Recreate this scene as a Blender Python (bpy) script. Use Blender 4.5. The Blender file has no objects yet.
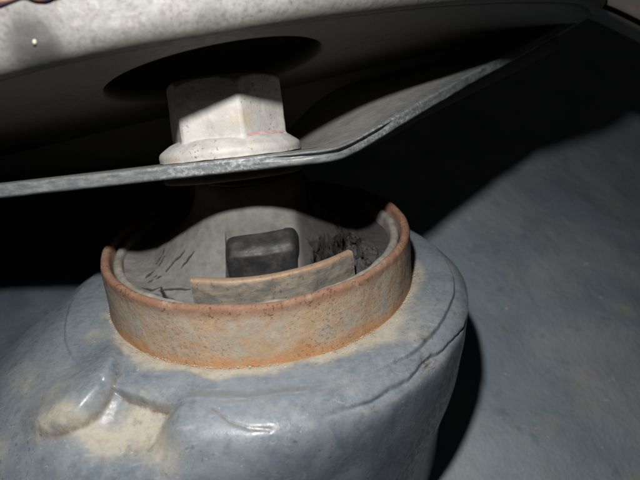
import bpy, math, random
import numpy as np
from mathutils import Matrix, Vector, noise as mnoise

random.seed(7)
rng = np.random.default_rng(7)
S = 0.001                      # everything below is written in millimetres
sc = bpy.context.scene
col = sc.collection

# ------------------------------------------------------------------ camera
# world: bushing axis = z, top of the bushing sleeve at z = 0, camera on the -y side
CAM = np.array([12.8, -113.58, 48.13])
_e, _roll = math.radians(24.41), math.radians(-4.44)
FW = np.array([0, math.cos(_e), -math.sin(_e)])
_r0 = np.array([1.0, 0, 0]); _u0 = np.cross(_r0, FW)
RT = _r0 * math.cos(_roll) + _u0 * math.sin(_roll)
UP = -_r0 * math.sin(_roll) + _u0 * math.cos(_roll)


def pose(pos, right, up, fwd):
    m = Matrix(((right[0], up[0], -fwd[0], pos[0] * S),
                (right[1], up[1], -fwd[1], pos[1] * S),
                (right[2], up[2], -fwd[2], pos[2] * S), (0, 0, 0, 1)))
    return m


cd = bpy.data.cameras.new('camera')
cam = bpy.data.objects.new('camera', cd); col.objects.link(cam)
cam.matrix_world = pose(CAM, RT, UP, FW)
cd.sensor_width = 36; cd.lens = 600 / 640 * 36
cd.clip_start = 0.002; cd.clip_end = 10
cd.dof.use_dof = True; cd.dof.focus_distance = 0.106; cd.dof.aperture_fstop = 26
sc.camera = cam

# ------------------------------------------------------------------ light: the camera's own flash, above and left of the lens
w = bpy.data.worlds.new('World'); sc.world = w; w.use_nodes = True
bg = w.node_tree.nodes['Background']
bg.inputs[0].default_value = (1.0, 0.97, 0.93, 1); bg.inputs[1].default_value = 0.007
fl = bpy.data.lights.new('flash', 'AREA'); fl.shape = 'DISK'; fl.size = 0.0066
fl.energy = 0.172; fl.spread = math.radians(150); fl.color = (1.0, 0.98, 0.95)
flo = bpy.data.objects.new('flash', fl); col.objects.link(flo)
FLASH = CAM - 13 * RT + 48 * UP
_aim = np.array([-6.0, -40.0, -12.0]) - FLASH; _aim /= np.linalg.norm(_aim)
_fr = np.cross(_aim, UP); _fr /= np.linalg.norm(_fr)
flo.matrix_world = pose(FLASH, _fr, np.cross(_fr, _aim), _aim)
vs = sc.view_settings
vs.view_transform = 'Standard'; vs.look = 'None'; vs.exposure = 0; vs.gamma = 1


# ------------------------------------------------------------------ helpers
def mesh_obj(name, V, F, mat, parent=None, smooth=True, attrs=None):
    V = np.asarray(V, float) * S
    me = bpy.data.meshes.new(name)
    if isinstance(F, np.ndarray):
        F = F.tolist()
    me.from_pydata(V.tolist(), [], F)
    if smooth:
        me.polygons.foreach_set('use_smooth', [True] * len(me.polygons))
    if attrs:
        for k, a in attrs.items():
            at = me.attributes.new(k, 'FLOAT', 'POINT')
            at.data.foreach_set('value', np.asarray(a, np.float32).ravel())
    me.materials.append(mat)
    me.update()
    o = bpy.data.objects.new(name, me); col.objects.link(o)
    if parent is not None:
        o.parent = parent
        o.matrix_parent_inverse = parent.matrix_world.inverted()
    return o


def thing(name, label, cat, loc=(0, 0, 0)):
    o = bpy.data.objects.new(name, None); col.objects.link(o)
    o.empty_display_size = 0.01
    o.location = [c * S for c in loc]
    o.matrix_world = Matrix.Translation([c * S for c in loc])
    o['label'] = label; o['category'] = cat
    return o


def tag(o, label, cat):
    o['label'] = label; o['category'] = cat
    return o


def grid_faces(nu, nv, wrap=False):
    a = np.arange(nu * nv).reshape(nu, nv)
    if wrap:
        b = np.roll(a, -1, axis=0)
    else:
        b = a[1:]; a = a[:-1]
    return np.stack([a[:, :-1], b[:, :-1], b[:, 1:], a[:, 1:]], -1).reshape(-1, 4)


def vnoise(P, scale, octs=3, seed=0.0):
    P = np.asarray(P, float)
    return np.array([mnoise.fractal(Vector((p[0] * scale + seed, p[1] * scale - seed, p[2] * scale)), 1.0, 2.0, octs,
                                    noise_basis='PERLIN_ORIGINAL') for p in P])


def sstep(a, b, x):
    t = np.clip((x - a) / (b - a), 0, 1)
    return t * t * (3 - 2 * t)


def smooth_profile(pts, n, sub=60):
    """Catmull-Rom through control points, resampled evenly to n."""
    P = np.asarray(pts, float)
    Q = np.vstack([2 * P[0] - P[1], P, 2 * P[-1] - P[-2]])
    out = []
    for i in range(len(P) - 1):
        p0, p1, p2, p3 = Q[i:i + 4]
        t = np.linspace(0, 1, sub, endpoint=False)[:, None]
        out.append(.5 * ((2 * p1) + (-p0 + p2) * t + (2 * p0 - 5 * p1 + 4 * p2 - p3) * t ** 2 + (-p0 + 3 * p1 - 3 * p2 + p3) * t ** 3))
    out = np.vstack(out + [P[-1:]])
    d = np.concatenate([[0], np.cumsum(np.linalg.norm(np.diff(out, axis=0), axis=1))])
    s = np.linspace(0, d[-1], n)
    return np.stack([np.interp(s, d, out[:, k]) for k in range(P.shape[1])], 1)


def lathe(profile, th, centre=(0, 0)):
    r = profile[:, 0]; z = profile[:, 1]
    T, R = np.meshgrid(th, r, indexing='ij')
    Z = np.broadcast_to(z, T.shape)
    return np.stack([centre[0] + R * np.cos(T), centre[1] + R * np.sin(T), Z], -1)


def seg_dist(x, y, pts):
    """distance to polyline and parameter along it 0..1"""
    best = np.full(x.shape, 1e9); par = np.zeros(x.shape)
    n = len(pts) - 1
    for i in range(n):
        ax, ay = pts[i]; bx, by = pts[i + 1]
        dx, dy = bx - ax, by - ay
        t = np.clip(((x - ax) * dx + (y - ay) * dy) / (dx * dx + dy * dy + 1e-9), 0, 1)
        d = np.hypot(x - ax - t * dx, y - ay - t * dy)
        m = d < best
        best = np.where(m, d, best); par = np.where(m, (i + t) / n, par)
    return best, par


# ------------------------------------------------------------------ materials
class Mat:
    def __init__(s, name, rough=.5, metal=0., spec=.5):
        s.m = bpy.data.materials.new(name); s.m.use_nodes = True
        s.t = s.m.node_tree; s.b = s.t.nodes['Principled BSDF']
        s.b.inputs['Roughness'].default_value = rough; s.b.inputs['Metallic'].default_value = metal
        s.b.inputs['Specular IOR Level'].default_value = spec
        tc = s.t.nodes.new('ShaderNodeTexCoord')
        mp = s.t.nodes.new('ShaderNodeMapping'); mp.inputs['Scale'].default_value = (1000, 1000, 1000)   # textures in mm
        s.t.links.new(tc.outputs['Object'], mp.inputs[0]); s.co = mp.outputs[0]
        s.h = None

    def noise(s, scale, detail=4, rough=.55, lo=.3, hi=.7, stretch=None, dist=0, off=0):
        co = s.co
        if stretch or off:
            mp = s.t.nodes.new('ShaderNodeMapping'); mp.inputs['Scale'].default_value = stretch or (1, 1, 1)
            mp.inputs['Location'].default_value = (off, off * .7, -off)
            s.t.links.new(co, mp.inputs[0]); co = mp.outputs[0]
        n = s.t.nodes.new('ShaderNodeTexNoise'); n.inputs['Scale'].default_value = scale
        n.inputs['Detail'].default_value = detail; n.inputs['Roughness'].default_value = rough; n.inputs['Distortion'].default_value = dist
        s.t.links.new(co, n.inputs['Vector'])
        return s.ramp(n.outputs['Fac'], lo, hi)

    def voro(s, scale, lo, hi, feature='F1'):
        n = s.t.nodes.new('ShaderNodeTexVoronoi'); n.inputs['Scale'].default_value = scale; n.feature = feature
        s.t.links.new(s.co, n.inputs['Vector'])
        return s.ramp(n.outputs['Distance'], lo, hi)

    def ramp(s, sock, lo, hi):
        r = s.t.nodes.new('ShaderNodeMapRange'); r.interpolation_type = 'SMOOTHSTEP'
        r.inputs['From Min'].default_value = lo; r.inputs['From Max'].default_value = hi
        s.t.links.new(sock, r.inputs['Value']); return r.outputs['Result']

    def attr(s, name):
        a = s.t.nodes.new('ShaderNodeAttribute'); a.attribute_name = name; return a.outputs['Fac']

    def math(s, op, a, b=None):
        n = s.t.nodes.new('ShaderNodeMath'); n.operation = op; n.use_clamp = op in ('MULTIPLY', 'ADD', 'SUBTRACT')
        for i, v in enumerate((a, b)):
            if v is None: continue
            if isinstance(v, (int, float)): n.inputs[i].default_value = v
            else: s.t.links.new(v, n.inputs[i])
        return n.outputs[0]

    def mix(s, fac, a, b):
        n = s.t.nodes.new('ShaderNodeMix'); n.data_type = 'RGBA'
        for v, i in ((fac, 0), (a, 6), (b, 7)):
            if isinstance(v, (int, float)): n.inputs[i].default_value = v
            elif isinstance(v, tuple): n.inputs[i].default_value = (*v, 1)
            else: s.t.links.new(v, n.inputs[i])
        return n.outputs[2]

    def color(s, sock):
        if isinstance(sock, tuple): s.b.inputs['Base Color'].default_value = (*sock, 1)
        else: s.t.links.new(sock, s.b.inputs['Base Color'])

    def rough(s, sock, lo, hi):
        r = s.t.nodes.new('ShaderNodeMapRange'); r.inputs['To Min'].default_value = lo; r.inputs['To Max'].default_value = hi
        s.t.links.new(sock, r.inputs['Value']); s.t.links.new(r.outputs[0], s.b.inputs['Roughness'])

    def bump(s, sock, dist_mm, strength=1.0):
        n = s.t.nodes.new('ShaderNodeBump'); n.inputs['Distance'].default_value = dist_mm * S; n.inputs['Strength'].default_value = strength
        s.t.links.new(sock, n.inputs['Height'])
        if s.h is not None: s.t.links.new(s.h, n.inputs['Normal'])
        s.h = n.outputs[0]; s.t.links.new(s.h, s.b.inputs['Normal'])


def make_materials():
    M = {}
    # painted, dusty steel of the control arm
    m = Mat('arm_paint', .5, 0, .4)
    blot = m.noise(.12, 7, .68, .36, .64, dist=.4)
    fine = m.noise(.75, 6, .7, .36, .66, off=13)
    c = m.mix(blot, (.100, .128, .162), (.180, .208, .238))
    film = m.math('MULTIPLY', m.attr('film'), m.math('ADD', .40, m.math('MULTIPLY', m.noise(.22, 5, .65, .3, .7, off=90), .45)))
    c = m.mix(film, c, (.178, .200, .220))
    c = m.mix(m.math('MULTIPLY', m.math('MULTIPLY', fine, m.math('ADD', .3, m.attr('film'))), .26), c, (.28, .295, .30))
    scr = m.noise(.5, 4, .6, .60, .72, stretch=(.5, 2.6, 1), off=31)
    c = m.mix(m.math('MULTIPLY', scr, .35), c, (.36, .36, .33))
    d = m.attr('dust')
    dn = m.noise(.33, 6, .68, .30, .72, off=5)
    dd = m.ramp(m.math('ADD', m.math('MULTIPLY', d, .80), m.math('MULTIPLY', m.math('MULTIPLY', d, dn), .7)), .10, 1.10)
    tan = m.mix(m.noise(.4, 5, .6, .35, .65, off=51), (.45, .375, .255), (.47, .425, .335))
    c = m.mix(m.math('MULTIPLY', dd, .68), c, tan)
    r_ = m.attr('rust')
    c = m.mix(m.math('MULTIPLY', r_, m.noise(.9, 4, .6, .2, .6, off=3)), c, (.13, .085, .05))
    pit = m.noise(1.3, 3, .5, .61, .70, off=77)
    pitm = m.math('MULTIPLY', pit, m.noise(.09, 2, .5, .50, .62, off=8))
    c = m.mix(m.math('MULTIPLY', pitm, .45), c, (.05, .055, .062))
    spk = m.math('MULTIPLY', m.noise(2.6, 2, .5, .68, .73, off=140), m.noise(.15, 3, .5, .45, .65, off=64))
    c = m.mix(m.math('MULTIPLY', spk, .8), c, (.48, .46, .42))
    drk = m.math('MULTIPLY', m.noise(.5, 7, .75, .46, .66, off=170), m.noise(.11, 4, .6, .42, .62, off=29))
    grt = m.noise(3.0, 4, .65, .3, .7, off=210)
    c = m.mix(m.math('MULTIPLY', grt, .14), c, (.085, .10, .118))
    c = m.mix(m.math('MULTIPLY', drk, .42), c, (.050, .060, .074))
    m.color(c)
    m.rough(m.math('MAXIMUM', dd, m.math('MULTIPLY', fine, .5)), .27, .70)
    m.bump(m.noise(.55, 4, .55, .2, .8, off=13), .03, .5)
    m.bump(m.noise(2.6, 4, .6, .2, .8), .018, .6)
    m.bump(m.math('SUBTRACT', 1.0, pitm), .05, .6)
    M['arm'] = m.m
    # rusted sleeve
    m = Mat('rusty_steel', .75, 0, .25)
    z = m.attr('band')                # 0 at the rim, 1 at the foot
    c = m.mix(m.noise(.16, 4, .6, .36, .64), (.425, .305, .200), (.37, .342, .292))
    c = m.mix(m.math('MULTIPLY', m.noise(.35, 5, .65, .42, .72, off=9), .6), c, (.40, .245, .145))
    grn = m.noise(1.4, 5, .7, .35, .65, off=61)
    c = m.mix(m.math('MULTIPLY', grn, .30), c, (.24, .175, .115))
    rim = m.math('SUBTRACT', 1.0, m.ramp(z, .04, .26))
    c = m.mix(m.math('MULTIPLY', rim, m.noise(.5, 5, .65, .05, .55, off=21)), c, (.21, .115, .075))
    foot = m.ramp(m.math('ADD', z, m.math('MULTIPLY', m.noise(.22, 4, .6, .2, .8, off=2), .22)), .84, 1.08)
    c = m.mix(m.math('MULTIPLY', foot, .8), c, m.mix(m.noise(.5, 5, .65, .3, .7, off=33), (.46, .175, .048), (.40, .21, .085)))
    pits = m.noise(1.9, 4, .6, .57, .66, off=40)
    pits = m.math('MULTIPLY', pits, m.noise(.16, 2, .5, .36, .56, off=4))
    c = m.mix(m.math('MULTIPLY', pits, m.math('ADD', .30, rim)), c, (.135, .055, .035))
    m.color(c)
    m.bump(m.noise(.8, 5, .6, .2, .8), .05, .7)
    m.bump(m.noise(3.2, 4, .6, .2, .8, off=3), .025, .8)
    m.bump(m.math('SUBTRACT', 1.0, pits), .09, .8)
    M['rust'] = m.m
    # tab of the inner stop, lighter and greyer
    m = Mat('stained_steel', .6, .15, .4)
    z = m.attr('band')
    c = m.mix(m.noise(.3, 5, .6, .38, .62, stretch=(1, 1, 2.2)), (.255, .215, .165), (.15, .145, .135))
    c = m.mix(m.math('MULTIPLY', m.math('SUBTRACT', 1.0, m.ramp(z, .02, .22)), .9), c, (.28, .18, .11))
    c = m.mix(m.math('MULTIPLY', m.noise(1.6, 3, .5, .58, .70, off=6), .6), c, (.10, .075, .055))
    m.color(c)
    m.bump(m.noise(.9, 5, .6, .2, .8, stretch=(.6, .6, 2)), .05, .8)
    M['stop'] = m.m
    # rubber
    m = Mat('perished_rubber', .8, 0, .3)
    c = m.mix(m.noise(.25, 4, .6, .3, .7), (.058, .056, .055), (.088, .086, .083))
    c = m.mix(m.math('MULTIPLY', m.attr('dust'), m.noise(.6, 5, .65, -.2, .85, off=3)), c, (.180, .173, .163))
    c = m.mix(m.math('MULTIPLY', m.attr('right_dark'), m.noise(.5, 4, .6, .0, .5, off=8)), c, (.042, .040, .040))  # rubber coloured darker to the right of the centre
    c = m.mix(m.attr('crack'), c, (.016, .015, .014))
    m.color(c)
    m.bump(m.noise(1.6, 5, .6, .2, .8), .018, .6)
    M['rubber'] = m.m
    m = Mat('torn_rubber', .85, 0, .25)
    c = m.mix(m.noise(.6, 5, .65, .3, .7), (.060, .057, .056), (.120, .114, .110))
    m.color(c); m.bump(m.noise(1.4, 6, .7, .2, .8), .25, .9)
    M['torn'] = m.m
    m = Mat('black_rubber', .5, 0, .5)
    c = m.mix(m.noise(.3, 4, .6, .4, .8), (.014, .014, .015), (.055, .053, .051))
    m.color(c); m.bump(m.noise(.9, 5, .6, .2, .8), .06, .6); m.rough(m.noise(.5, 4, .6, .3, .7, off=4), .48, .68)
    M['black'] = m.m
    m = Mat('pale_lip', .75, 0, .3)
    c = m.mix(m.noise(.5, 4, .6, .3, .7), (.25, .23, .19), (.16, .15, .135))
    m.color(c); m.bump(m.noise(1.0, 5, .6, .2, .8), .1, .7)
    M['lip'] = m.m
    m = Mat('washer_steel', .7, 0, .3)
    m.color(m.mix(m.noise(.4, 4, .6, .3, .7), (.10, .085, .072), (.15, .13, .112))); M['washer'] = m.m
    m = Mat('sleeve_steel', .6, .0, .4)
    c = m.mix(m.noise(.3, 5, .6, .35, .65), (.21, .203, .188), (.14, .135, .124))
    c = m.mix(m.noise(1.0, 4, .6, .58, .75, off=5), c, (.24, .215, .175))
    m.color(c); m.bump(m.noise(1.1, 5, .65, .2, .8), .1, .7)
    M['sleeve'] = m.m
    # bolt: pale zinc with a chalky bloom
    m = Mat('pale_zinc', .55, .0, .45)
    c = m.mix(m.noise(.3, 5, .6, .35, .65), (.36, .35, .33), (.45, .44, .42))
    spk = m.noise(1.9, 3, .5, .60, .68, off=9)
    c = m.mix(m.math('MULTIPLY', spk, m.noise(.22, 2, .5, .45, .6)), c, (.20, .175, .14))
    c = m.mix(m.noise(.18, 3, .6, .56, .75, off=44), c, (.42, .36, .29))
    m.color(c); m.bump(m.noise(1.4, 5, .6, .2, .8), .05, .7)
    M['bolt'] = m.m
    m = Mat('pink_paint', .6, 0, .4)
    m.color(m.mix(m.noise(.8, 4, .6, .45, .65), (.44, .26, .255), (.46, .36, .34)))
    M['pink'] = m.m
    # bracket: grey paint
    m = Mat('bracket_paint', .5, 0, .45)
    c = m.mix(m.noise(.2, 5, .6, .35, .65), (.165, .163, .155), (.215, .212, .202))
    c = m.mix(m.math('MULTIPLY', m.noise(1.5, 5, .7, .42, .70, off=7), .75), c, (.095, .088, .078))
    c = m.mix(m.attr('under'), c, (.15, .143, .13))  # underside and bend of the sheet darkened, shade put into the paint colour
    grime = m.attr('grime')
    c = m.mix(m.math('MULTIPLY', grime, m.noise(.5, 5, .65, -.3, .5, off=12)), c, (.062, .062, .062))
    c = m.mix(m.noise(2.2, 3, .5, .66, .72, off=17), c, (.12, .08, .05))
    m.color(c); m.rough(m.noise(.6, 4, .6, .3, .7), .42, .65)
    m.bump(m.noise(.9, 6, .65, .2, .8), .05, .8)
    M['bracket'] = m.m
    # plate: worn edge, bare and scuffed
    m = Mat('plate_paint', .45, .0, .5)
    c = m.mix(m.noise(.25, 5, .6, .35, .65), (.17, .168, .155), (.215, .21, .195))
    ed = m.attr('edge')
    worn = m.mix(m.noise(1.5, 5, .7, .30, .70, stretch=(.4, 1, 1.3)), (.085, .092, .098), (.155, .162, .166))
    c = m.mix(ed, c, worn)
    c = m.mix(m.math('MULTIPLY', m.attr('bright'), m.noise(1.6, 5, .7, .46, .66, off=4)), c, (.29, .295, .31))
    c = m.mix(m.attr('under'), c, (.035, .032, .03))  # plate bottom coloured near black to deepen the shade below it
    m.color(c); m.rough(m.noise(.9, 4, .6, .3, .7), .30, .6)
    m.bump(m.noise(1.1, 5, .6, .2, .8, stretch=(.4, 1, 1)), .045, .8)
    M['plate'] = m.m
    # background panel
    m = Mat('panel_paint', .6, 0, .35)
    c = m.mix(m.noise(.035, 5, .6, .35, .65), (.190, .225, .262), (.262, .290, .315))
    c = m.mix(m.math('MULTIPLY', m.noise(.09, 5, .65, .52, .74, off=15), .65), c, (.31, .285, .22))
    c = m.mix(m.math('MULTIPLY', m.noise(.15, 5, .65, .55, .78, off=75), .5), c, (.085, .105, .13))
    c = m.mix(m.noise(.35, 2, .5, .72, .76, off=115), c, (.42, .38, .30))
    m.color(c); m.bump(m.noise(.12, 5, .6, .2, .8), .6, .6); m.bump(m.noise(.6, 5, .6, .2, .8), .15, .6)
    M['panel'] = m.m
    m = Mat('dark_panel_paint', .6, 0, .35)
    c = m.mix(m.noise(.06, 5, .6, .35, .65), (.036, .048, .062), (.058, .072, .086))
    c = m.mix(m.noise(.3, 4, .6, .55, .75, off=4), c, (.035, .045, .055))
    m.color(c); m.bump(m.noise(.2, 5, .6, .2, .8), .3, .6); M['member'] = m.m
    m = Mat('crumb', .9, 0, .2)
    m.color(m.mix(m.noise(.7, 3, .5, .35, .65), (.50, .45, .36), (.40, .31, .20)))
    M['crumb'] = m.m
    m = Mat('purple_fringe', .45, 0, .5); m.color(m.mix(m.noise(.8, 3, .5, .3, .7), (.035, .018, .055), (.07, .03, .08))); M['purple'] = m.m  # stands for the purple colour fringe of the lens
    m = Mat('orange_edge', .6, 0, .4); m.color(m.mix(m.noise(.6, 4, .6, .3, .7), (.42, .22, .12), (.55, .36, .24))); M['orange'] = m.m
    m = Mat('rail_paint', .6, 0, .4); m.color(m.mix(m.noise(.2, 4, .6, .3, .7), (.20, .17, .13), (.14, .15, .16))); M['rail'] = m.m
    return M


MAT = make_materials()

# ------------------------------------------------------------------ background panel (body shell behind)
def at(x, y, depth):
    """a point of the place measured from the photograph: pixel (640x480) and distance from the lens plane, mm"""
    return CAM + (FW + RT * (x - 320) / 600 + UP * (240 - y) / 600) * depth


def build_panel():
    a = at(30, 290, 146); b = at(465, 200, 200); c = at(480, 480, 134)
    ex = b - a; ex /= np.linalg.norm(ex)
    n = np.cross(b - a, c - a); n /= np.linalg.norm(n)
    ey = np.cross(n, ex)
    n_ = 150
    u = np.linspace(45, 420, n_); v = np.linspace(-260, 260, n_)
    U, V = np.meshgrid(u, v, indexing='ij')
    P = a + U[..., None] * ex + V[..., None] * ey
    flat = P.reshape(-1, 3)
    d = vnoise(flat, .014, 3, 3.1) * 4.0 + vnoise(flat, .05, 3, 9.4) * .8
    flat = flat + d[:, None] * n
    o = mesh_obj('underbody_panel', flat, grid_faces(n_, n_), MAT['panel'])
    o['kind'] = 'structure'
    sol = o.modifiers.new('thickness', 'SOLIDIFY'); sol.thickness = 0.0015; sol.offset = 1 if n @ FW > 0 else -1
    # separate darker sheet carrying on to the left
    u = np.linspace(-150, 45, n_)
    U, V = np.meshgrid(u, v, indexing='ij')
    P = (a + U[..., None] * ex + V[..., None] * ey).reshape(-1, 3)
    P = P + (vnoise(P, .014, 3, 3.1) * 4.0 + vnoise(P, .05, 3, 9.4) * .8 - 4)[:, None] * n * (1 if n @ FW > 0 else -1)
    q = tag(mesh_obj('dark_panel', P, grid_faces(n_, n_), MAT['member']), 'dark blue background panel behind the left side of the arm', 'cross member')
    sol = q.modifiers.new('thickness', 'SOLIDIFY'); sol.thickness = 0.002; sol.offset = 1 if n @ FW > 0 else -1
    return o


build_panel()

# ------------------------------------------------------------------ control arm
def build_arm():
    root = thing('control_arm', 'dusty blue grey steel control arm whose eye carries the rusty bushing', 'control arm', (0, 0, -60))
    # per angle: (r, z) control points from under the sleeve over the collar, shoulder and down the wall
    prof = {
        0:    [(29.5, -12.2), (32, -11.2), (36, -11.0), (39.8, -11.4), (42.2, -12.7), (43.8, -15.0), (43.8, -18.0), (43.3, -23), (41.5, -33), (39, -46), (37, -70)],
        -30:  [(29.5, -12.2), (32, -11.2), (36, -11.0), (39.8, -11.4), (42.2, -12.7), (43.9, -15.0), (44.0, -18.0), (43.3, -24), (41.0, -34), (38, -46), (36, -70)],
        -60:  [(29.5, -12.2), (32, -11.2), (36, -11.1), (39.8, -11.5), (42.8, -12.5), (45.0, -14.6), (45.4, -18.0), (44.8, -24), (43.0, -34), (41, -46), (40, -70)],
        -90:  [(29.5, -12.2), (32, -11.2), (36, -11.2), (39.8, -11.8), (43.6, -12.6), (46.6, -14.4), (48.0, -18.0), (48.0, -25), (47.0, -36), (46, -48), (46, -75)],
        -120: [(29.5, -12.2), (32, -11.2), (36, -11.2), (39.8, -11.8), (44.0, -13.0), (48.5, -15.2), (52.5, -18.5), (56, -25), (58, -36), (59, -50), (60, -80)],
        -150: [(29.5, -12.2), (32, -11.2), (36, -11.2), (39.8, -11.7), (44.0, -12.9), (49.0, -15.2), (55.0, -18.8), (63, -25), (71, -34), (76, -48), (79, -80)],
        -180: [(29.5, -12.2), (32, -11.2), (36, -11.0), (39.8, -11.5), (43.6, -13.4), (48.6, -16.6), (55.0, -21.0), (64.5, -28), (73, -37), (78, -50), (81, -80)],
        -210: [(29.5, -12.2), (32, -11.2), (36, -10.9), (39.8, -11.6), (42.4, -13.4), (45.5, -17.0), (49.0, -22.0), (54, -30), (58, -40), (60, -54), (61, -80)],
        -270: [(29.5, -12.2), (32, -11.2), (36, -10.9), (39.8, -11.4), (42.2, -12.7), (43.8, -15.0), (43.6, -18.0), (43.0, -24), (42, -34), (41, -48), (40, -70)],
        -330: [(29.5, -12.2), (32, -11.2), (36, -11.0), (39.8, -11.4), (42.2, -12.7), (43.8, -15.0), (43.6, -18.0), (42.5, -23), (40, -33), (38, -46), (37, -70)],
        -360: None}
    prof[-360] = prof[0]
    keys = sorted(prof)                       # -360 .. 0
    arr = np.array([prof[k] for k in keys], float)
    nth, ns = 860, 210
    # more columns at the visible front, more rows on collar and shoulder
    thd = np.linspace(-360, 0, nth, endpoint=False)
    ctrl = np.zeros((nth, arr.shape[1], 2))
    for i, t in enumerate(thd):
        j = min(max(np.searchsorted(keys, t, 'right') - 1, 0), len(keys) - 2)
        f = (t - keys[j]) / (keys[j + 1] - keys[j])
        ctrl[i] = arr[j] * (1 - f) + arr[j + 1] * f
    kk = np.arange(-80, 81); gk = np.exp(-(kk * 360 / nth / 11.0) ** 2); gk /= gk.sum()
    ctrl = sum(g_ * np.roll(ctrl, int(k_), 0) for k_, g_ in zip(kk, gk))
    kp = np.interp(np.linspace(0, 1, ns), [0, .06, .30, .75, 1], [0, 1, 2.6, 7.0, 10])
    V = np.zeros((nth, ns, 3)); Rr = np.zeros((nth, ns))
    nk = arr.shape[1]
    for i, t in enumerate(thd):
        P = ctrl[i]; Q = np.vstack([2 * P[0] - P[1], P, 2 * P[-1] - P[-2]])
        k = np.minimum(kp.astype(int), nk - 2); f = (kp - k)[:, None]
        p0, p1, p2, p3 = Q[k], Q[k + 1], Q[k + 2], Q[k + 3]
        q = .5 * (2 * p1 + (-p0 + p2) * f + (2 * p0 - 5 * p1 + 4 * p2 - p3) * f ** 2 + (-p0 + 3 * p1 - 3 * p2 + p3) * f ** 3)
        a = math.radians(t)
        V[i, :, 0] = q[:, 0] * math.cos(a); V[i, :, 1] = q[:, 0] * math.sin(a); V[i, :, 2] = q[:, 1]; Rr[i] = q[:, 0]
    du = np.roll(V, -1, 0) - np.roll(V, 1, 0); dv = np.gradient(V, axis=1)
    N = np.cross(du, dv); N /= np.linalg.norm(N, axis=2, keepdims=True) + 1e-12
    if N[nth // 2, 20, 2] < 0: N = -N
    x, y, z = V[..., 0], V[..., 1], V[..., 2]
    T = np.broadcast_to(((thd + 180) % 360 - 180)[:, None], x.shape)      # -180..180
    flat = V.reshape(-1, 3)
    n1 = vnoise(flat, .085, 2, 2.0).reshape(x.shape)
    n2 = vnoise(flat, .45, 3, 5.0).reshape(x.shape)
    d = n1 * .25 + n2 * .02
    # edge of the stamped collar
    wob = n1 * .6 + n2 * .12
    front = np.interp(T, [-180, -150, -132, -126, -122, -110, -107, -100, -66, -48, 70, 110, 180],
                      [.35, .30, .15, .3, 1.7, 1.7, .7, .10, .15, .85, .85, .5, .35])
    Rm = np.maximum.accumulate(Rr, axis=1)
    step = sstep(39.75, 40.35, Rm + wob * .7)
    fadeout = 1 - sstep(44, 52, Rm) * (T < -60)
    d -= front * step * fadeout
    # second seam, lower edge of the rolled shoulder
    zs = np.interp(T, [-85, -71, -46, -20, 30], [-12.8, -12.8, -13.2, -14.2, -15.5])
    seam_on = sstep(-84, -66, T) * (1 - sstep(25, 50, T))
    g = z + n1 * .8 + n2 * .15
    d -= seam_on * (.5 * (1 - sstep(zs - .35, zs + .2, g)) * (1 - .6 * sstep(8, 18, zs - g)))
    d -= seam_on * .25 * np.exp(-((g - zs + .1) / .3) ** 2)
    # weld blobs
    def blob(cx, cy, rad, h, p=4, sx=1., rot=0.):
        ca, sa = math.cos(rot), math.sin(rot)
        X = ((x - cx) * ca + (y - cy) * sa) / sx; Y = -(x - cx) * sa + (y - cy) * ca
        return h * np.exp(-((np.hypot(X, Y) + n2 * .5) / rad) ** p)
    X, Y = x + 28.9, y + 30.3
    X = np.where(X < 0, X * .55, X); Y = np.where(Y > 0, Y * .75, Y)
    d += 2.3 * np.exp(-((np.hypot(X / 6.0, Y / 8.3) + n2 * .03)) ** 14) * sstep(-7, 5, (x + 28.9 - y - 30.3) * .7)
    dl, pr = seg_dist(x + n1 * .8, y, [(-8.2, -42.0), (0, -43.2), (9, -42.0), (16, -40)])
    d += np.exp(-(dl / np.interp(pr, [0, .6, 1], [4.6, 4.0, 2.5])) ** 4) * np.interp(pr, [0, .5, 1], [2.0, 1.6, .3]) * sstep(-24, -16.5, z)
    d -= blob(-18.2, -41.5, 6.0, 1.8, 3, 1.3, .1)
    dl, pr = seg_dist(x, y, [(-5.2, -41.5), (-2.5, -43.8), (.5, -44.8), (3.5, -44.9)])
    d -= np.exp(-(dl / .28) ** 2) * .16; arc = np.exp(-(dl / .16) ** 2)
    # pitted patch on the seam at the right
    topside = sstep(-21, -16.5, z)
    pk = np.exp(-(np.hypot(x - 30.0, y + 30.6) / 1.5) ** 2) * sstep(-15.5, -14, z)
    n3 = vnoise(flat, 1.6, 2, 1.0).reshape(x.shape)
    d += pk * n3 * .5 - pk * .2
    V2 = V + N * d[..., None]
    # settled dust (tan), its own shape: along the foot of the sleeve, under the ridge, in the hollow
    dust = np.zeros_like(x)
    side = np.interp(T, [-180, -165, -140, -60, -25, 10, 40, 180], [.35, .6, .85, 1, .95, .6, .2, .2])
    dust += side * (1 - sstep(31.5, np.interp(T, [-180, -150, -110, -60, -30, 0], [33.6, 35.2, 34.6, 35.4, 37.5, 35]), Rm + n1 * 4)) * .95
    dust += np.exp(-(np.hypot((x + 18.0) / 1.25, (y + 39.5) / 1.0) / 4.6) ** 2.5) * .85
    dl, pr = seg_dist(x, y, [(-15, -44), (-11.5, -47)]); dust += np.exp(-(dl / 3) ** 2) * .6
    dust += np.exp(-(np.hypot(x + 33, y + 33) / 10) ** 2) * .35
    dust += np.exp(-(np.hypot(x - 27, y + 24) / 5) ** 2) * .6
    dl, pr = seg_dist(x, y, [(-22, -43), (-30, -36.5), (-33, -37)]); dust += np.exp(-(dl / 2.0) ** 2) * .55
    dust += sstep(.25, .7, n1) * .3
    dust += seam_on * np.exp(-((g - zs + 1.2) / .8) ** 2) * .35
    rust = np.exp(-((Rm + wob * .7 - 40.45) / .28) ** 2) * sstep(1.0, 1.6, front)
    rust += np.exp(-((np.hypot(X / 6.0, Y / 8.3) - 1.06) / .05) ** 2) * sstep(2, 6, (x + 28.9 - y - 30.3) * .7) * .8
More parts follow.
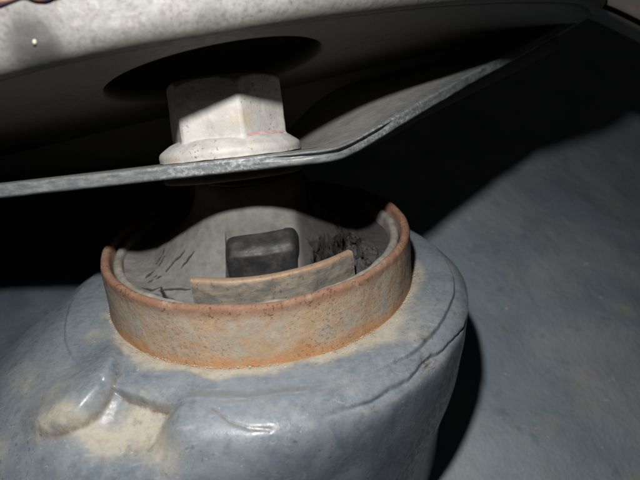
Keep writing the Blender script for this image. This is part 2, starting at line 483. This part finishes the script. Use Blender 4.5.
    rust += arc * .7 + pk * .5 + np.exp(-(np.hypot(x - 29.3, y + 26.6) / .7) ** 2) * .7  # dark brown lines at step and blob edges, groove and pits
    mesh_obj('arm_body', V2.reshape(-1, 3), grid_faces(nth, ns, True), MAT['arm'], root,
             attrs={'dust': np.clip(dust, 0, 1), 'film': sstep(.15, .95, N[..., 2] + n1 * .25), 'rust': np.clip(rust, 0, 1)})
    return root


build_arm()

# ------------------------------------------------------------------ bushing
def build_bushing():
    root = thing('bushing', 'rust covered bushing with perished cracked rubber pressed into the arm eye', 'bushing', (0, 0, -12))
    th = np.linspace(0, 2 * np.pi, 720, endpoint=False)
    # outer sleeve
    pr = smooth_profile([(31.5, -13), (31.25, -9), (31.1, -4), (31.05, -1.2), (30.85, -.35), (30.3, 0), (29.75, -.15), (29.4, -.7), (29.3, -2), (29.3, -7)], 90)
    V = lathe(pr, th)
    f = V.reshape(-1, 3)
    n = vnoise(f, .15, 3, 1.0) * .14 + vnoise(f, .9, 3, 4.0) * .03
    rad = np.hypot(f[:, 0], f[:, 1])[:, None]
    out = np.c_[f[:, :2] / rad, 0 * rad]
    inner = (np.tile(np.arange(90), 720) > 62)
    f = f + out * (np.where(inner, 0, n))[:, None]
    rimw = np.exp(-((f[:, 2]) / 1.0) ** 2)
    f[:, 2] += (vnoise(f, .10, 2, 8.0) * .28 + n * .25) * rimw
    band = np.clip(-f[:, 2] / 11.2, 0, 1)
    mesh_obj('outer_sleeve', f, grid_faces(720, 90, True), MAT['rust'], root, attrs={'band': band})
    # pale lip lining the sleeve
    pr = smooth_profile([(29.2, -4), (28.9, -1.9), (28.4, -1.3), (27.7, -1.3), (27.2, -1.9), (26.9, -4)], 30)
    V = lathe(pr, th).reshape(-1, 3); V[:, 2] += vnoise(V, .15, 3, 3.0) * .4
    mesh_obj('rubber_lip', V, grid_faces(720, 30, True), MAT['lip'], root)
    # rubber, a cracked skin between sleeve and centre
    nr, nt = 190, 1300
    r = np.linspace(27.3, 6.0, nr); t = np.linspace(0, 2 * np.pi, nt, endpoint=False)
    T, R = np.meshgrid(t, r, indexing='ij')
    x, y = R * np.cos(T), R * np.sin(T)
    z = -2.6 - .6 * np.exp(-((R - 25) / 2.0) ** 2) + np.interp(R, [6, 10.2, 10.6, 11.2, 12.0, 13.0, 14.5, 17.5, 21, 22.5], [15.7, 15.6, 14.6, 11.6, 9.4, 7.6, 5.6, 2.6, .25, 0])
    P = np.stack([x, y, z], -1).reshape(-1, 3)
    n1 = vnoise(P, .18, 4, 6.0).reshape(x.shape); n2 = vnoise(P, .9, 4, 2.0).reshape(x.shape)
    z = z + n1 * .3 + n2 * .02
    right = sstep(8.0, 10.5, x + n1 * .6)
    z -= right * .8
    pocket = (1 - sstep(6.1, 6.6, np.abs(x - 2.0))) * sstep(-19.5, -18.5, y) * (1 - sstep(-12.6, -11.6, y))
    z = z * (1 - pocket) + pocket * np.minimum(z, -3.0)
    torn = np.exp(-(np.hypot((x - 20.5) / 1.0, (y + 9) / 1.5) / 4.2) ** 4)
    z += torn * (1.0 + vnoise(P, .34, 3, 3.0).reshape(x.shape) * 1.5 + n2 * .25)
    crack = np.zeros_like(x)
    nj = vnoise(P, .55, 3, 11.0).reshape(x.shape); nk = vnoise(P, .55, 3, 17.0).reshape(x.shape)
    def cut(pts, wd, dp, jag=.35):
        nonlocal z, crack
        x_left = pts[0][0] < 0
        dl, pr = seg_dist(x + nj * jag * (.7 if x_left else 1.3), y + nk * jag * (.7 if x_left else 1.3), pts)
        ww = wd * (.35 + .65 * np.sin(np.pi * np.clip(pr, .04, .96)))
        k = np.exp(-(dl / ww) ** 4)
        z -= k * dp * (.6 if wd < .5 else 1); crack = np.maximum(crack, np.exp(-(dl / (ww * 1.45 + .05)) ** 4))
    for pts, wd, dp in CRACKS: cut(pts, wd * (.72 if pts[0][0] < 0 else 1), dp)
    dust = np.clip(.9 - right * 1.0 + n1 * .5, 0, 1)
    P = np.stack([x, y, z], -1).reshape(-1, 3)
    rg = np.clip(torn + crack * (x > 9), 0, 1).reshape(-1, 1)
    P = P + rg * np.stack([vnoise(P, .75, 3, q) for q in (21., 33., 47.)], 1) * np.array([.8, .8, .7])
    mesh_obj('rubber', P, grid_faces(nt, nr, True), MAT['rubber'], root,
             attrs={'dust': dust, 'right_dark': right, 'crack': np.clip(crack, 0, 1)})
    # centre sleeve leaning with the bolt
    pr = smooth_profile([(9.6, -6), (9.6, 2), (9.6, 8), (9.6, 12.6), (9.4, 13.4), (5, 13.5)], 60)
    V = lathe(pr, th[::4]).reshape(-1, 3)
    k = (V[:, 2] + 4)
    V[:, 0] += .2 - .05 * k; V[:, 1] += .2 - .03 * k
    rad = vnoise(V, .3, 3, 1.0) * .25
    V[:, :2] *= (1 + rad / 10)[:, None]
    mesh_obj('inner_sleeve', V, grid_faces(180, 60, True), MAT['sleeve'], root)
    # black rubber stop in front of the sleeve
    n = 40
    u = np.linspace(0, 1, n); U, W = np.meshgrid(np.linspace(-1, 1, n * 2), np.linspace(0, 1, n), indexing='ij')
    pr = smooth_profile([(0, 5.6), (2.2, 5.1), (4.0, 4.3), (4.9, 3.4), (5.2, 2.2), (5.2, -7)], n)
    X = U * 6.9
    hood = 1 - np.abs(U) ** 20 * .5
    Yv = -11.4 - pr[:, 0][None, :] * hood * (1 - .12 * U ** 2); Zv = (pr[:, 1][None, :] + 5) * (1 - np.abs(U) ** 14 * .2) - 5 + X * .06
    P = np.stack([X + 2.0, Yv, Zv - 1.1], -1).reshape(-1, 3)
    P += (vnoise(P, .2, 2, 2.0) * .2)[:, None] * np.array([0, -1, .6])
    F = grid_faces(n * 2, n)
    mesh_obj('rubber_stop', P, F, MAT['black'], root)
    # curved steel tab standing inside the front of the sleeve
    a0, a1 = math.radians(-111), math.radians(-45)
    prf = smooth_profile([(26.2, -5), (26.2, .6), (26.1, 1.8), (25.75, 2.15), (24.9, 2.15), (24.5, 1.8), (24.4, .6), (24.4, -5)], 60)
    tt = np.linspace(a0, a1, 160)
    V = lathe(prf, tt)
    dz = np.interp(np.degrees(tt), [-118, -113, -90, -70, -50, -43], [-.1, 0, .05, .2, .2, .1])
    V[..., 2] += dz[:, None] * (prf[:, 1] > 0)
    f = V.reshape(-1, 3)
    nn = vnoise(f, .30, 3, 7.0) * .18
    f = f + np.c_[f[:, :2] / np.hypot(f[:, 0], f[:, 1])[:, None], np.full(len(f), .4)] * nn[:, None]
    F = grid_faces(160, 60).tolist()
    F.append(list(range(59, -1, -1))); F.append(list(range(159 * 60, 160 * 60)))
    band = np.clip((2.5 - f[:, 2]) / 5.0, 0, 1)
    mesh_obj('stop_plate', f, F, MAT['stop'], root, attrs={'band': band})
    # crumbs of dry dirt along the foot of the sleeve
    VV = []; FF = []
    ico_v = np.array([(0, 0, 1), (.9, 0, .2), (.2, .9, .1), (-.8, .3, .2), (-.3, -.9, .1), (.3, -.2, -.9)], float)
    ico_f = [(0, 1, 2), (0, 2, 3), (0, 3, 4), (0, 4, 1), (5, 2, 1), (5, 3, 2), (5, 4, 3), (5, 1, 4)]
    for i in range(3600):
        a = math.radians(rng.uniform(-178, 5)); rr = 31.5 + abs(rng.normal(0, .8 if rng.random() < .4 else .25))
        if mnoise.noise(Vector((a * 6, rr * .4, 1.7))) < rng.uniform(-.35, .35): continue
        s = rng.uniform(.03, .09) * (2.2 if rng.random() < .08 else 1)
        c = np.array([rr * math.cos(a), rr * math.sin(a), -11.25 + (rr - 31.5) * .1 + s * .4 + max(0, 31.9 - rr) * .5])
        v = ico_v * (s * rng.uniform(.6, 1.3, (6, 1)))
        b = rng.uniform(0, 6.28); ca, sa = math.cos(b), math.sin(b)
        v = v @ np.array([[ca, -sa, 0], [sa, ca, 0], [0, 0, 1]])
        FF += [tuple(q + len(VV) * 6 for q in t_) for t_ in ico_f]; VV.append(v + c)
    o = mesh_obj('dirt_crumbs', np.vstack(VV), FF, MAT['crumb'], root, smooth=False); o['kind'] = 'stuff'
    return root


CRACKS = [
    ([(-16.4, -12.0), (-14.9, -10.9), (-13.0, -10.2)], .40, 1.4), ([(-13.2, -13.3), (-12.1, -12.4), (-10.9, -11.7)], .28, 1.0),
    ([(-19.6, -7.6), (-18.8, -5.6), (-18.4, -3.6)], .16, .4), ([(-18.6, -9.2), (-18.0, -6.6)], .14, .35),
    ([(-17.0, -17.3), (-14.4, -17.7), (-11.0, -18.8)], .28, 1.1), ([(-16.8, -16.5), (-15.3, -20.1), (-12.0, -22.7)], .36, 1.4),
    ([(-19.8, -13.6), (-19.2, -13.3)], .36, .7), ([(-18.3, -13.3), (-17.6, -13.0)], .36, .7), ([(-18.9, -12.6), (-18.5, -12.2)], .25, .5),
    ([(12.2, 4.3), (10.9, .8), (10.7, -3.0)], .22, 1.0), ([(10.9, -3.0), (11.8, -5.5)], .16, .8),
    ([(11.6, -14.6), (13.0, -12.0), (15.2, -9.0), (18.0, -5.2)], 1.5, 5.0), ([(16.0, -7.6), (18.2, -4.6), (17.6, -1.6), (19.6, -.4)], 1.1, 4.0),
    ([(12.0, -13.6), (14.0, -10.8)], 1.6, 5.0), ([(17.8, -1.8), (20.4, -2.6), (21.8, -1.2)], .8, 3.0), ([(-20.5, -15.6), (-18.6, -16.6), (-16.9, -16.4)], .34, 1.2), ([(-18.9, -18.4), (-16.6, -18.9)], .3, 1.0), ([(-20.6, -12.0), (-19.4, -10.4)], .26, .8), ([(20.6, -5.2), (22.6, -6.4), (23.2, -8.0)], .45, 1.8),
    ([(18.4, -7.2), (20.3, -5.4), (22.8, -4.4)], .35, 1.6), ([(25.1, -11.1), (23.4, -15.0), (19.6, -17.8)], .8, 3.0),
    ([(16.0, -11.5), (19, -12.2), (21.2, -11.2), (22.2, -13.2)], .25, 1.0), ([(19.6, -8.6), (20.2, -11.8)], .25, .9)]
build_bushing()

# ------------------------------------------------------------------ bracket: lower plate, upper channel with access hole
def rot(rx, ry):
    a, b = math.radians(rx), math.radians(ry)
    X = np.array([[1, 0, 0], [0, math.cos(a), -math.sin(a)], [0, math.sin(a), math.cos(a)]])
    Y = np.array([[math.cos(b), 0, math.sin(b)], [0, 1, 0], [-math.sin(b), 0, math.cos(b)]])
    return X @ Y


PL = rot(-14.6, -1.8); B0 = at(231, 157, 112)          # plate frame at the bolt seat
UPL = rot(-19, -9); C0 = at(216, 74, 106)          # underside of the upper sheet, at the access hole


def resample(P, n):
    return smooth_profile(P, n)


def build_bracket():
    root = thing('mounting_bracket', 'grey painted steel bracket with round access hole above the bolt', 'bracket', tuple(B0))
    # lower plate: front edge line, then swept back
    e_left = [B0 + PL @ np.array(p) for p in [(-75, -16.9, 0), (-60, -16.9, 0), (-40, -16.9, 0), (-20, -16.9, 0), (0, -16.9, 0), (10, -16.9, 0), (18, -16.7, 0)]]
    e_right = [at(352, 140.5, 98.6), at(376, 127.5, 102.5), at(407, 110, 107.5), at(440, 91, 113.5), at(470, 74, 120), at(520, 47, 131), at(600, 2, 150), at(660, -32, 165)]
    E = resample(np.array(e_left + e_right), 320)
    tan = np.gradient(E, axis=0); tan /= np.linalg.norm(tan, axis=1, keepdims=True)
    back0 = PL @ np.array([0, 1, 0.])
    backs = []
    for i in range(len(E)):
        w_ = sstep(12, 40, (E[i] - B0) @ PL[:, 0])
        b = back0 * (1 - w_) + w_ * (PL @ np.array([-.12, .93, .24])); b -= tan[i] * (b @ tan[i]) * .6
        backs.append(b / np.linalg.norm(b))
    backs = np.array(backs)
    nor = np.cross(tan, backs); nor /= np.linalg.norm(nor, axis=1, keepdims=True)
    th_ = 3.0
    # section: from back top over rounded edge to back bottom (s back, h up)
    sec = [(46, 0), (30, 0), (15, 0), (8, 0), (4, 0), (2.6, 0), (2.3, 0), (2.1, 0), (1.8, 0), (1.6, 0), (1.4, 0), (1.1, 0), (.5, -.02)]
    for k in range(1, 7):
        a = math.radians(90 * k / 7); sec.append((.45 - .45 * math.sin(a), -.45 + .45 * math.cos(a)))
    sec += [(0, -.47), (0, -.55), (0, -.75), (0, -.92), (0, -1.02), (0, -1.3), (0, -1.6), (0, -1.75), (.05, -1.9), (.25, -2.1), (.6, -2.2), (1.2, -2.2), (4, -2.2), (15, -2.2), (46, -2.2)]
    sec = np.array(sec)
    lenb = 1 - .5 * sstep(20, 52, (E - B0) @ PL[:, 0])[:, None] * np.clip((sec[None, :, 0] - 4) / np.maximum(sec[None, :, 0], .1), 0, 1)
    V = E[:, None, :] + backs[:, None, :] * (sec[None, :, 0] * lenb)[..., None] + nor[:, None, :] * sec[None, :, 1:]
    # a pressed groove behind the edge where the plate kicks up
    ue = (E - B0) @ PL[:, 0]
    gm = sstep(6, 14, ue) * (1 - sstep(26, 31, ue))
    gsec = np.where((sec[:, 0] < .06) & (sec[:, 1] < -.45) & (sec[:, 1] > -1.0), 1.0, 0.0)
    V = V + backs[:, None, :] * (gm[:, None] * gsec[None] * .8)[..., None]
    f = V.reshape(-1, 3)
    edge_s = np.tile(1 - sstep(.4, 1.6, sec[:, 0]), (len(E), 1)).ravel()
    # a rolled bead where the plate kicks up
    nn = vnoise(f, .5, 4, 3.0); nl = vnoise(f, .12, 3, 6.0)
    f = f - np.repeat(backs, len(sec), 0) * (edge_s * (nn * .18 + nl * .25))[:, None] + np.repeat(nor, len(sec), 0) * (nn * .05 * edge_s)[:, None]
    u = np.repeat((E - B0) @ PL[:, 0], len(sec))
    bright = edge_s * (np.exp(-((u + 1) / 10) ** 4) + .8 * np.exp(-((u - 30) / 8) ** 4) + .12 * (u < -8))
    ww = 1 - sstep(1.5, 5.0, np.tile(sec[:, 0], len(E)))
    edge = np.maximum(edge_s, ww * sstep(22, 30, u))
    F = grid_faces(len(E), len(sec)).tolist()
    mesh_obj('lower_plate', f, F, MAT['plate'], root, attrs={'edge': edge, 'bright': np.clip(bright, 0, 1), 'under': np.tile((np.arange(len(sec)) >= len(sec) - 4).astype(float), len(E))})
    # upper sheet: underside with round hole, front bend, lip standing up
    near = np.array([(-64, -26), (-45, -27.6), (-34, -28.6), (-23.4, -29.4), (-15.4, -29.4), (-6.5, -28.2), (3.3, -25.2), (15.8, -21.6), (31, -15.0), (42, -8.5), (60, 5), (74, 18), (84, 34)], float)
    near[:, 1] += 1.7 * (1 - sstep(25, 60, near[:, 0]))
    near = smooth_profile(near, 260)
    poly = np.vstack([near, [(84, 60), (40, 44), (-64, 40)]])
    nth = 480
    ring = []
    for a in np.linspace(0, 2 * np.pi, nth, endpoint=False):
        dx, dy = math.cos(a), math.sin(a); best = 1e9
        p = poly; q = np.roll(poly, -1, 0)
        ex, ey = q[:, 0] - p[:, 0], q[:, 1] - p[:, 1]
        den = dx * ey - dy * ex
        with np.errstate(all='ignore'):
            tt = (p[:, 0] * ey - p[:, 1] * ex) / den; ss = (p[:, 0] * dy - p[:, 1] * dx) / den
        ok = (np.abs(den) > 1e-9) & (tt > 0) & (ss >= -1e-6) & (ss <= 1 + 1e-6)
        best = tt[ok].min()
        ring.append((best * dx, best * dy))
    ring = np.array(ring)
    circ = np.stack([19.2 * np.cos(np.linspace(0, 2 * np.pi, nth, endpoint=False)), 19.2 * np.sin(np.linspace(0, 2 * np.pi, nth, endpoint=False))], 1)
    rows = [np.c_[circ, np.full(nth, 2.5)], np.c_[circ, np.full(nth, .5)], np.c_[circ * 1.012, np.full(nth, .12)], np.c_[circ * 1.03, np.zeros(nth)]]
    for k in np.linspace(.05, 1, 14):
        rows.append(np.c_[circ * 1.03 * (1 - k) + ring * k, np.zeros(nth)])
    V = np.stack(rows, 1)
    W = V.reshape(-1, 3) @ UPL.T + C0
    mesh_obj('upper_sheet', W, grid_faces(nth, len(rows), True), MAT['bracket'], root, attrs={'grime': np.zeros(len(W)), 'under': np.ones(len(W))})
    # front bend and lip
    nd = np.gradient(near, axis=0); nd /= np.linalg.norm(nd, axis=1, keepdims=True)
    outw = np.stack([nd[:, 1], -nd[:, 0]], 1)            # away from the hole
    sec = []
    rb = 3.2
    for k in range(0, 15):
        a = math.radians(84 * k / 14); sec.append((rb * math.sin(a), rb * (1 - math.cos(a))))
    s0 = sec[-1]; dirx, dirz = math.cos(math.radians(84)), math.sin(math.radians(84))
    for k in np.linspace(.6, 26, 26): sec.append((s0[0] + dirx * k, s0[1] + dirz * k))
    sec = np.array(sec)
    V = np.zeros((len(near), len(sec), 3))
    V[..., 0] = near[:, None, 0] + outw[:, None, 0] * sec[None, :, 0]
    V[..., 1] = near[:, None, 1] + outw[:, None, 1] * sec[None, :, 0]
    V[..., 2] = sec[None, :, 1]
    W = V.reshape(-1, 3) @ UPL.T + C0
    nn = vnoise(W, .10, 3, 4.0)
    W = W + (UPL @ np.array([0, -1, 0]))[None] * (nn * .35 * np.tile(sstep(0, 3, sec[:, 1]), len(near)))[:, None]
    d_ = W - CAM; z_ = d_ @ FW
    i_ = np.argmin((320 + 600 * (d_ @ RT) / z_ - 33) ** 2 + (240 - 600 * (d_ @ UP) / z_ - 44) ** 2)
    gp = W[i_]
    gd = np.hypot((W - gp) @ RT, (W - gp) @ UP)
    grime = np.exp(-((gd + nn * .8) / 3.7) ** 6)
    global LIP; LIP = W
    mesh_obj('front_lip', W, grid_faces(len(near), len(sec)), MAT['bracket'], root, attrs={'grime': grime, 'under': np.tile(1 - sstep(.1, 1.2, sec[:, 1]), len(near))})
    # rear web closing the channel
    a = [B0 + PL @ np.array(p) for p in [(-75, 26, -4), (-20, 27, -4), (22, 28, -3), (45, 29, 5), (75, 32, 16)]]
    A = smooth_profile(np.array(a), 60)
    hh = np.linspace(0, 30, 12)
    V = A[:, None, :] + (PL @ np.array([0, .1, 1.0]))[None, None] * hh[None, :, None]
    mesh_obj('rear_web', V.reshape(-1, 3), grid_faces(60, 12), MAT['bracket'], root, attrs={'grime': np.zeros(720), 'under': np.ones(720)})
    return root


build_bracket()

def thicken(name, mm, away):
    o = bpy.data.objects[name]; me = o.data
    n = np.zeros(len(me.polygons) * 3, np.float32); me.polygons.foreach_get('normal', n)
    sgn = float(n.reshape(-1, 3).mean(0) @ away)
    md = o.modifiers.new('thickness', 'SOLIDIFY'); md.thickness = mm * S; md.offset = 1 if sgn > 0 else -1


thicken('front_lip', 2.0, FW); thicken('upper_sheet', 2.0, UPL[:, 2]); thicken('rear_web', 2.0, FW)


# ------------------------------------------------------------------ bolt
def build_bolt():
    root = thing('flange_bolt', 'pale chalky hex flange bolt seated on the bracket plate', 'bolt', tuple(B0))
    b0 = B0 + PL @ np.array([.1, 0, 0.02])
    th = np.linspace(0, 2 * np.pi, 240, endpoint=False)
    pr = smooth_profile([(6, .05), (12.5, .05), (12.95, .4), (13.05, 1.1), (12.8, 1.8), (11.9, 2.5), (10.6, 3.3), (8.5, 3.9)], 50)
    V = lathe(pr, th).reshape(-1, 3); V[:, 2] += vnoise(V, .2, 3) * .12
    mesh_obj('flange', V @ PL.T + b0, grid_faces(240, 50, True), MAT['bolt'], root)
    # hexagon with softened corners, chamfered crown
    nt = 360
    ph0 = math.radians(-90 + 21)
    tt = np.linspace(0, 2 * np.pi, nt, endpoint=False)
    af = 9.55
    k = np.mod(tt - ph0 + math.pi / 6 * 0, math.pi / 3) - math.pi / 6
    rr = af / np.cos(k); rr = np.minimum(rr, 10.85 + 0 * rr)
    zs = np.concatenate([[2.2, 3.2], np.linspace(3.6, 12.0, 24), [12.6, 13.1, 13.5, 13.8, 14.0, 14.0, 14.0]])
    lim = np.concatenate([[20, 20], np.full(24, 20), [10.9, 10.6, 10.2, 9.6, 8.9, 6, .2]])
    flare = np.concatenate([[1.06, 1.02], np.linspace(1.0, .985, 24), np.full(7, .985)])
    V = np.zeros((nt, len(zs), 3))
    for j in range(len(zs)):
        r_ = np.minimum(rr * flare[j], lim[j]); V[:, j, 0] = r_ * np.cos(tt); V[:, j, 1] = r_ * np.sin(tt); V[:, j, 2] = zs[j]
    f = V.reshape(-1, 3); nn = vnoise(f, .35, 3, 2.0) * .10
    f[:, :2] *= (1 + nn / 10)[:, None]
    mesh_obj('hex_head', f @ PL.T + b0, grid_faces(nt, len(zs), True), MAT['bolt'], root)
    # trace of pink marking paint where the right flat meets the flange
    n, m_ = 40, 6
    a = np.linspace(math.radians(-66), math.radians(-14), n)
    P = []
    for ai in a:
        for j in range(m_):
            k_ = (ai - ph0) % (math.pi / 3) - math.pi / 6
            r0 = min(af / math.cos(k_), 10.85) * 1.0
            q = j / (m_ - 1); ed = math.sin(math.pi * (ai - a[0]) / (a[-1] - a[0]))
            P.append(((r0 + .12 + q * .5 * ed) * math.cos(ai), (r0 + .12 + q * .5 * ed) * math.sin(ai), 3.75 - q * .35 + .25 * ed * (1 - q)))
    mesh_obj('paint_mark', np.array(P) @ PL.T + b0, grid_faces(n, m_), MAT['pink'], root)['label'] = 'pink trace of marking paint at the foot of the hexagon'
    # shank and washer face under the plate
    pr = smooth_profile([(6, -2.6), (12.4, -2.3), (12.8, -2.5), (12.8, -3.4), (12.3, -3.8), (9, -3.9), (6, -3.9), (5, -3.9)], 50)
    V = lathe(pr, th).reshape(-1, 3) + np.array([4, 0, 0]) * 0
    mesh_obj('washer', V @ PL.T + b0, grid_faces(240, 50, True), MAT['washer'], root)
    return root


build_bolt()

# ------------------------------------------------------------------ small things
def tube(name, pts, rad, mat, parent=None, n=80, k=14):
    C = smooth_profile(np.array(pts, float), n)
    T = np.gradient(C, axis=0); T /= np.linalg.norm(T, axis=1, keepdims=True)
    A = np.cross(T, FW); A /= np.linalg.norm(A, axis=1, keepdims=True); B = np.cross(T, A)
    a = np.linspace(0, 2 * np.pi, k, endpoint=False)
    V = C[:, None] + rad * (A[:, None] * np.cos(a)[None, :, None] + B[:, None] * np.sin(a)[None, :, None])
    F = np.arange(n * k).reshape(n, k)
    a_, b_ = F[:-1], F[1:]
    q = np.stack([a_, b_, np.roll(b_, -1, 1), np.roll(a_, -1, 1)], -1).reshape(-1, 4).tolist()
    q.append(list(range(k))[::-1]); q.append(list(range((n - 1) * k, n * k)))
    return mesh_obj(name, V.reshape(-1, 3), q, mat, parent)


def lip_depth(x, y):
    d = W_ = LIP - CAM; z = d @ FW
    px, py = 320 + 600 * (d @ RT) / z, 240 - 600 * (d @ UP) / z
    i = np.argmin((px - x) ** 2 + (py - y) ** 2)
    return float(z[i])


wz = lip_depth(20, 2) - .35
wr = thing('fringe', 'purple lens colour and rusty edge at the top left of the bracket, made up as tubes', 'fringe', tuple(at(20, -4, wz)))
tube('fringe_purple', [at(-40, 8, wz), at(-15, 7, wz), at(0, 4, wz), at(14, -1, wz), at(24, -4, wz), at(36, -1.5, wz), at(46, -1, wz), at(60, -7, wz), at(90, -14, wz)], .28, MAT['purple'], wr)
tube('edge_brown', [at(-40, -2, wz - .1), at(-10, -1.5, wz - .1), at(8, -4, wz - .1), at(24, -9, wz - .1), at(40, -5, wz - .1), at(62, -12, wz - .1)], .75, MAT['orange'], wr)  # both tubes are made up for a lens colour fringe and rusty edge

gv = []
for i in range(12):
    for j in range(8):
        a, b = 2 * math.pi * i / 12, math.pi * j / 7
        rr = .26 * (1 + .18 * mnoise.noise(Vector((i * 1.3, j * .9, 2))))
        gv.append(at(34.5, 42, lip_depth(34.5, 42) - .2) + RT * rr * .9 * math.sin(b) * math.cos(a) + UP * rr * 1.25 * math.cos(b) - FW * rr * math.sin(b) * math.sin(a))
tag(mesh_obj('grit', gv, grid_faces(12, 8, True), MAT['crumb']), 'tiny pale speck of grit stuck on the grey smudge of the bracket', 'grit')

# rail edge at the far top right
tr = [at(560, -20, 140), at(590, -2, 140), at(615, 8, 140), at(640, 20, 140), at(680, 40, 140)]
C = smooth_profile(np.array(tr), 40)
sec = np.array([(0, 0), (.5, .6), (1.2, 1.0), (2.4, 1.2), (6, 1.6), (14, 3.0), (26, 6), (26, 9), (0, 9), (-.2, 2)])
V = C[:, None] + UP[None, None] * sec[None, :, :1] + FW[None, None] * sec[None, :, 1:]
tag(mesh_obj('frame_rail', V.reshape(-1, 3), grid_faces(40, len(sec)), MAT['rail']), 'dim brown edge of a body rail in the far top right corner', 'rail')
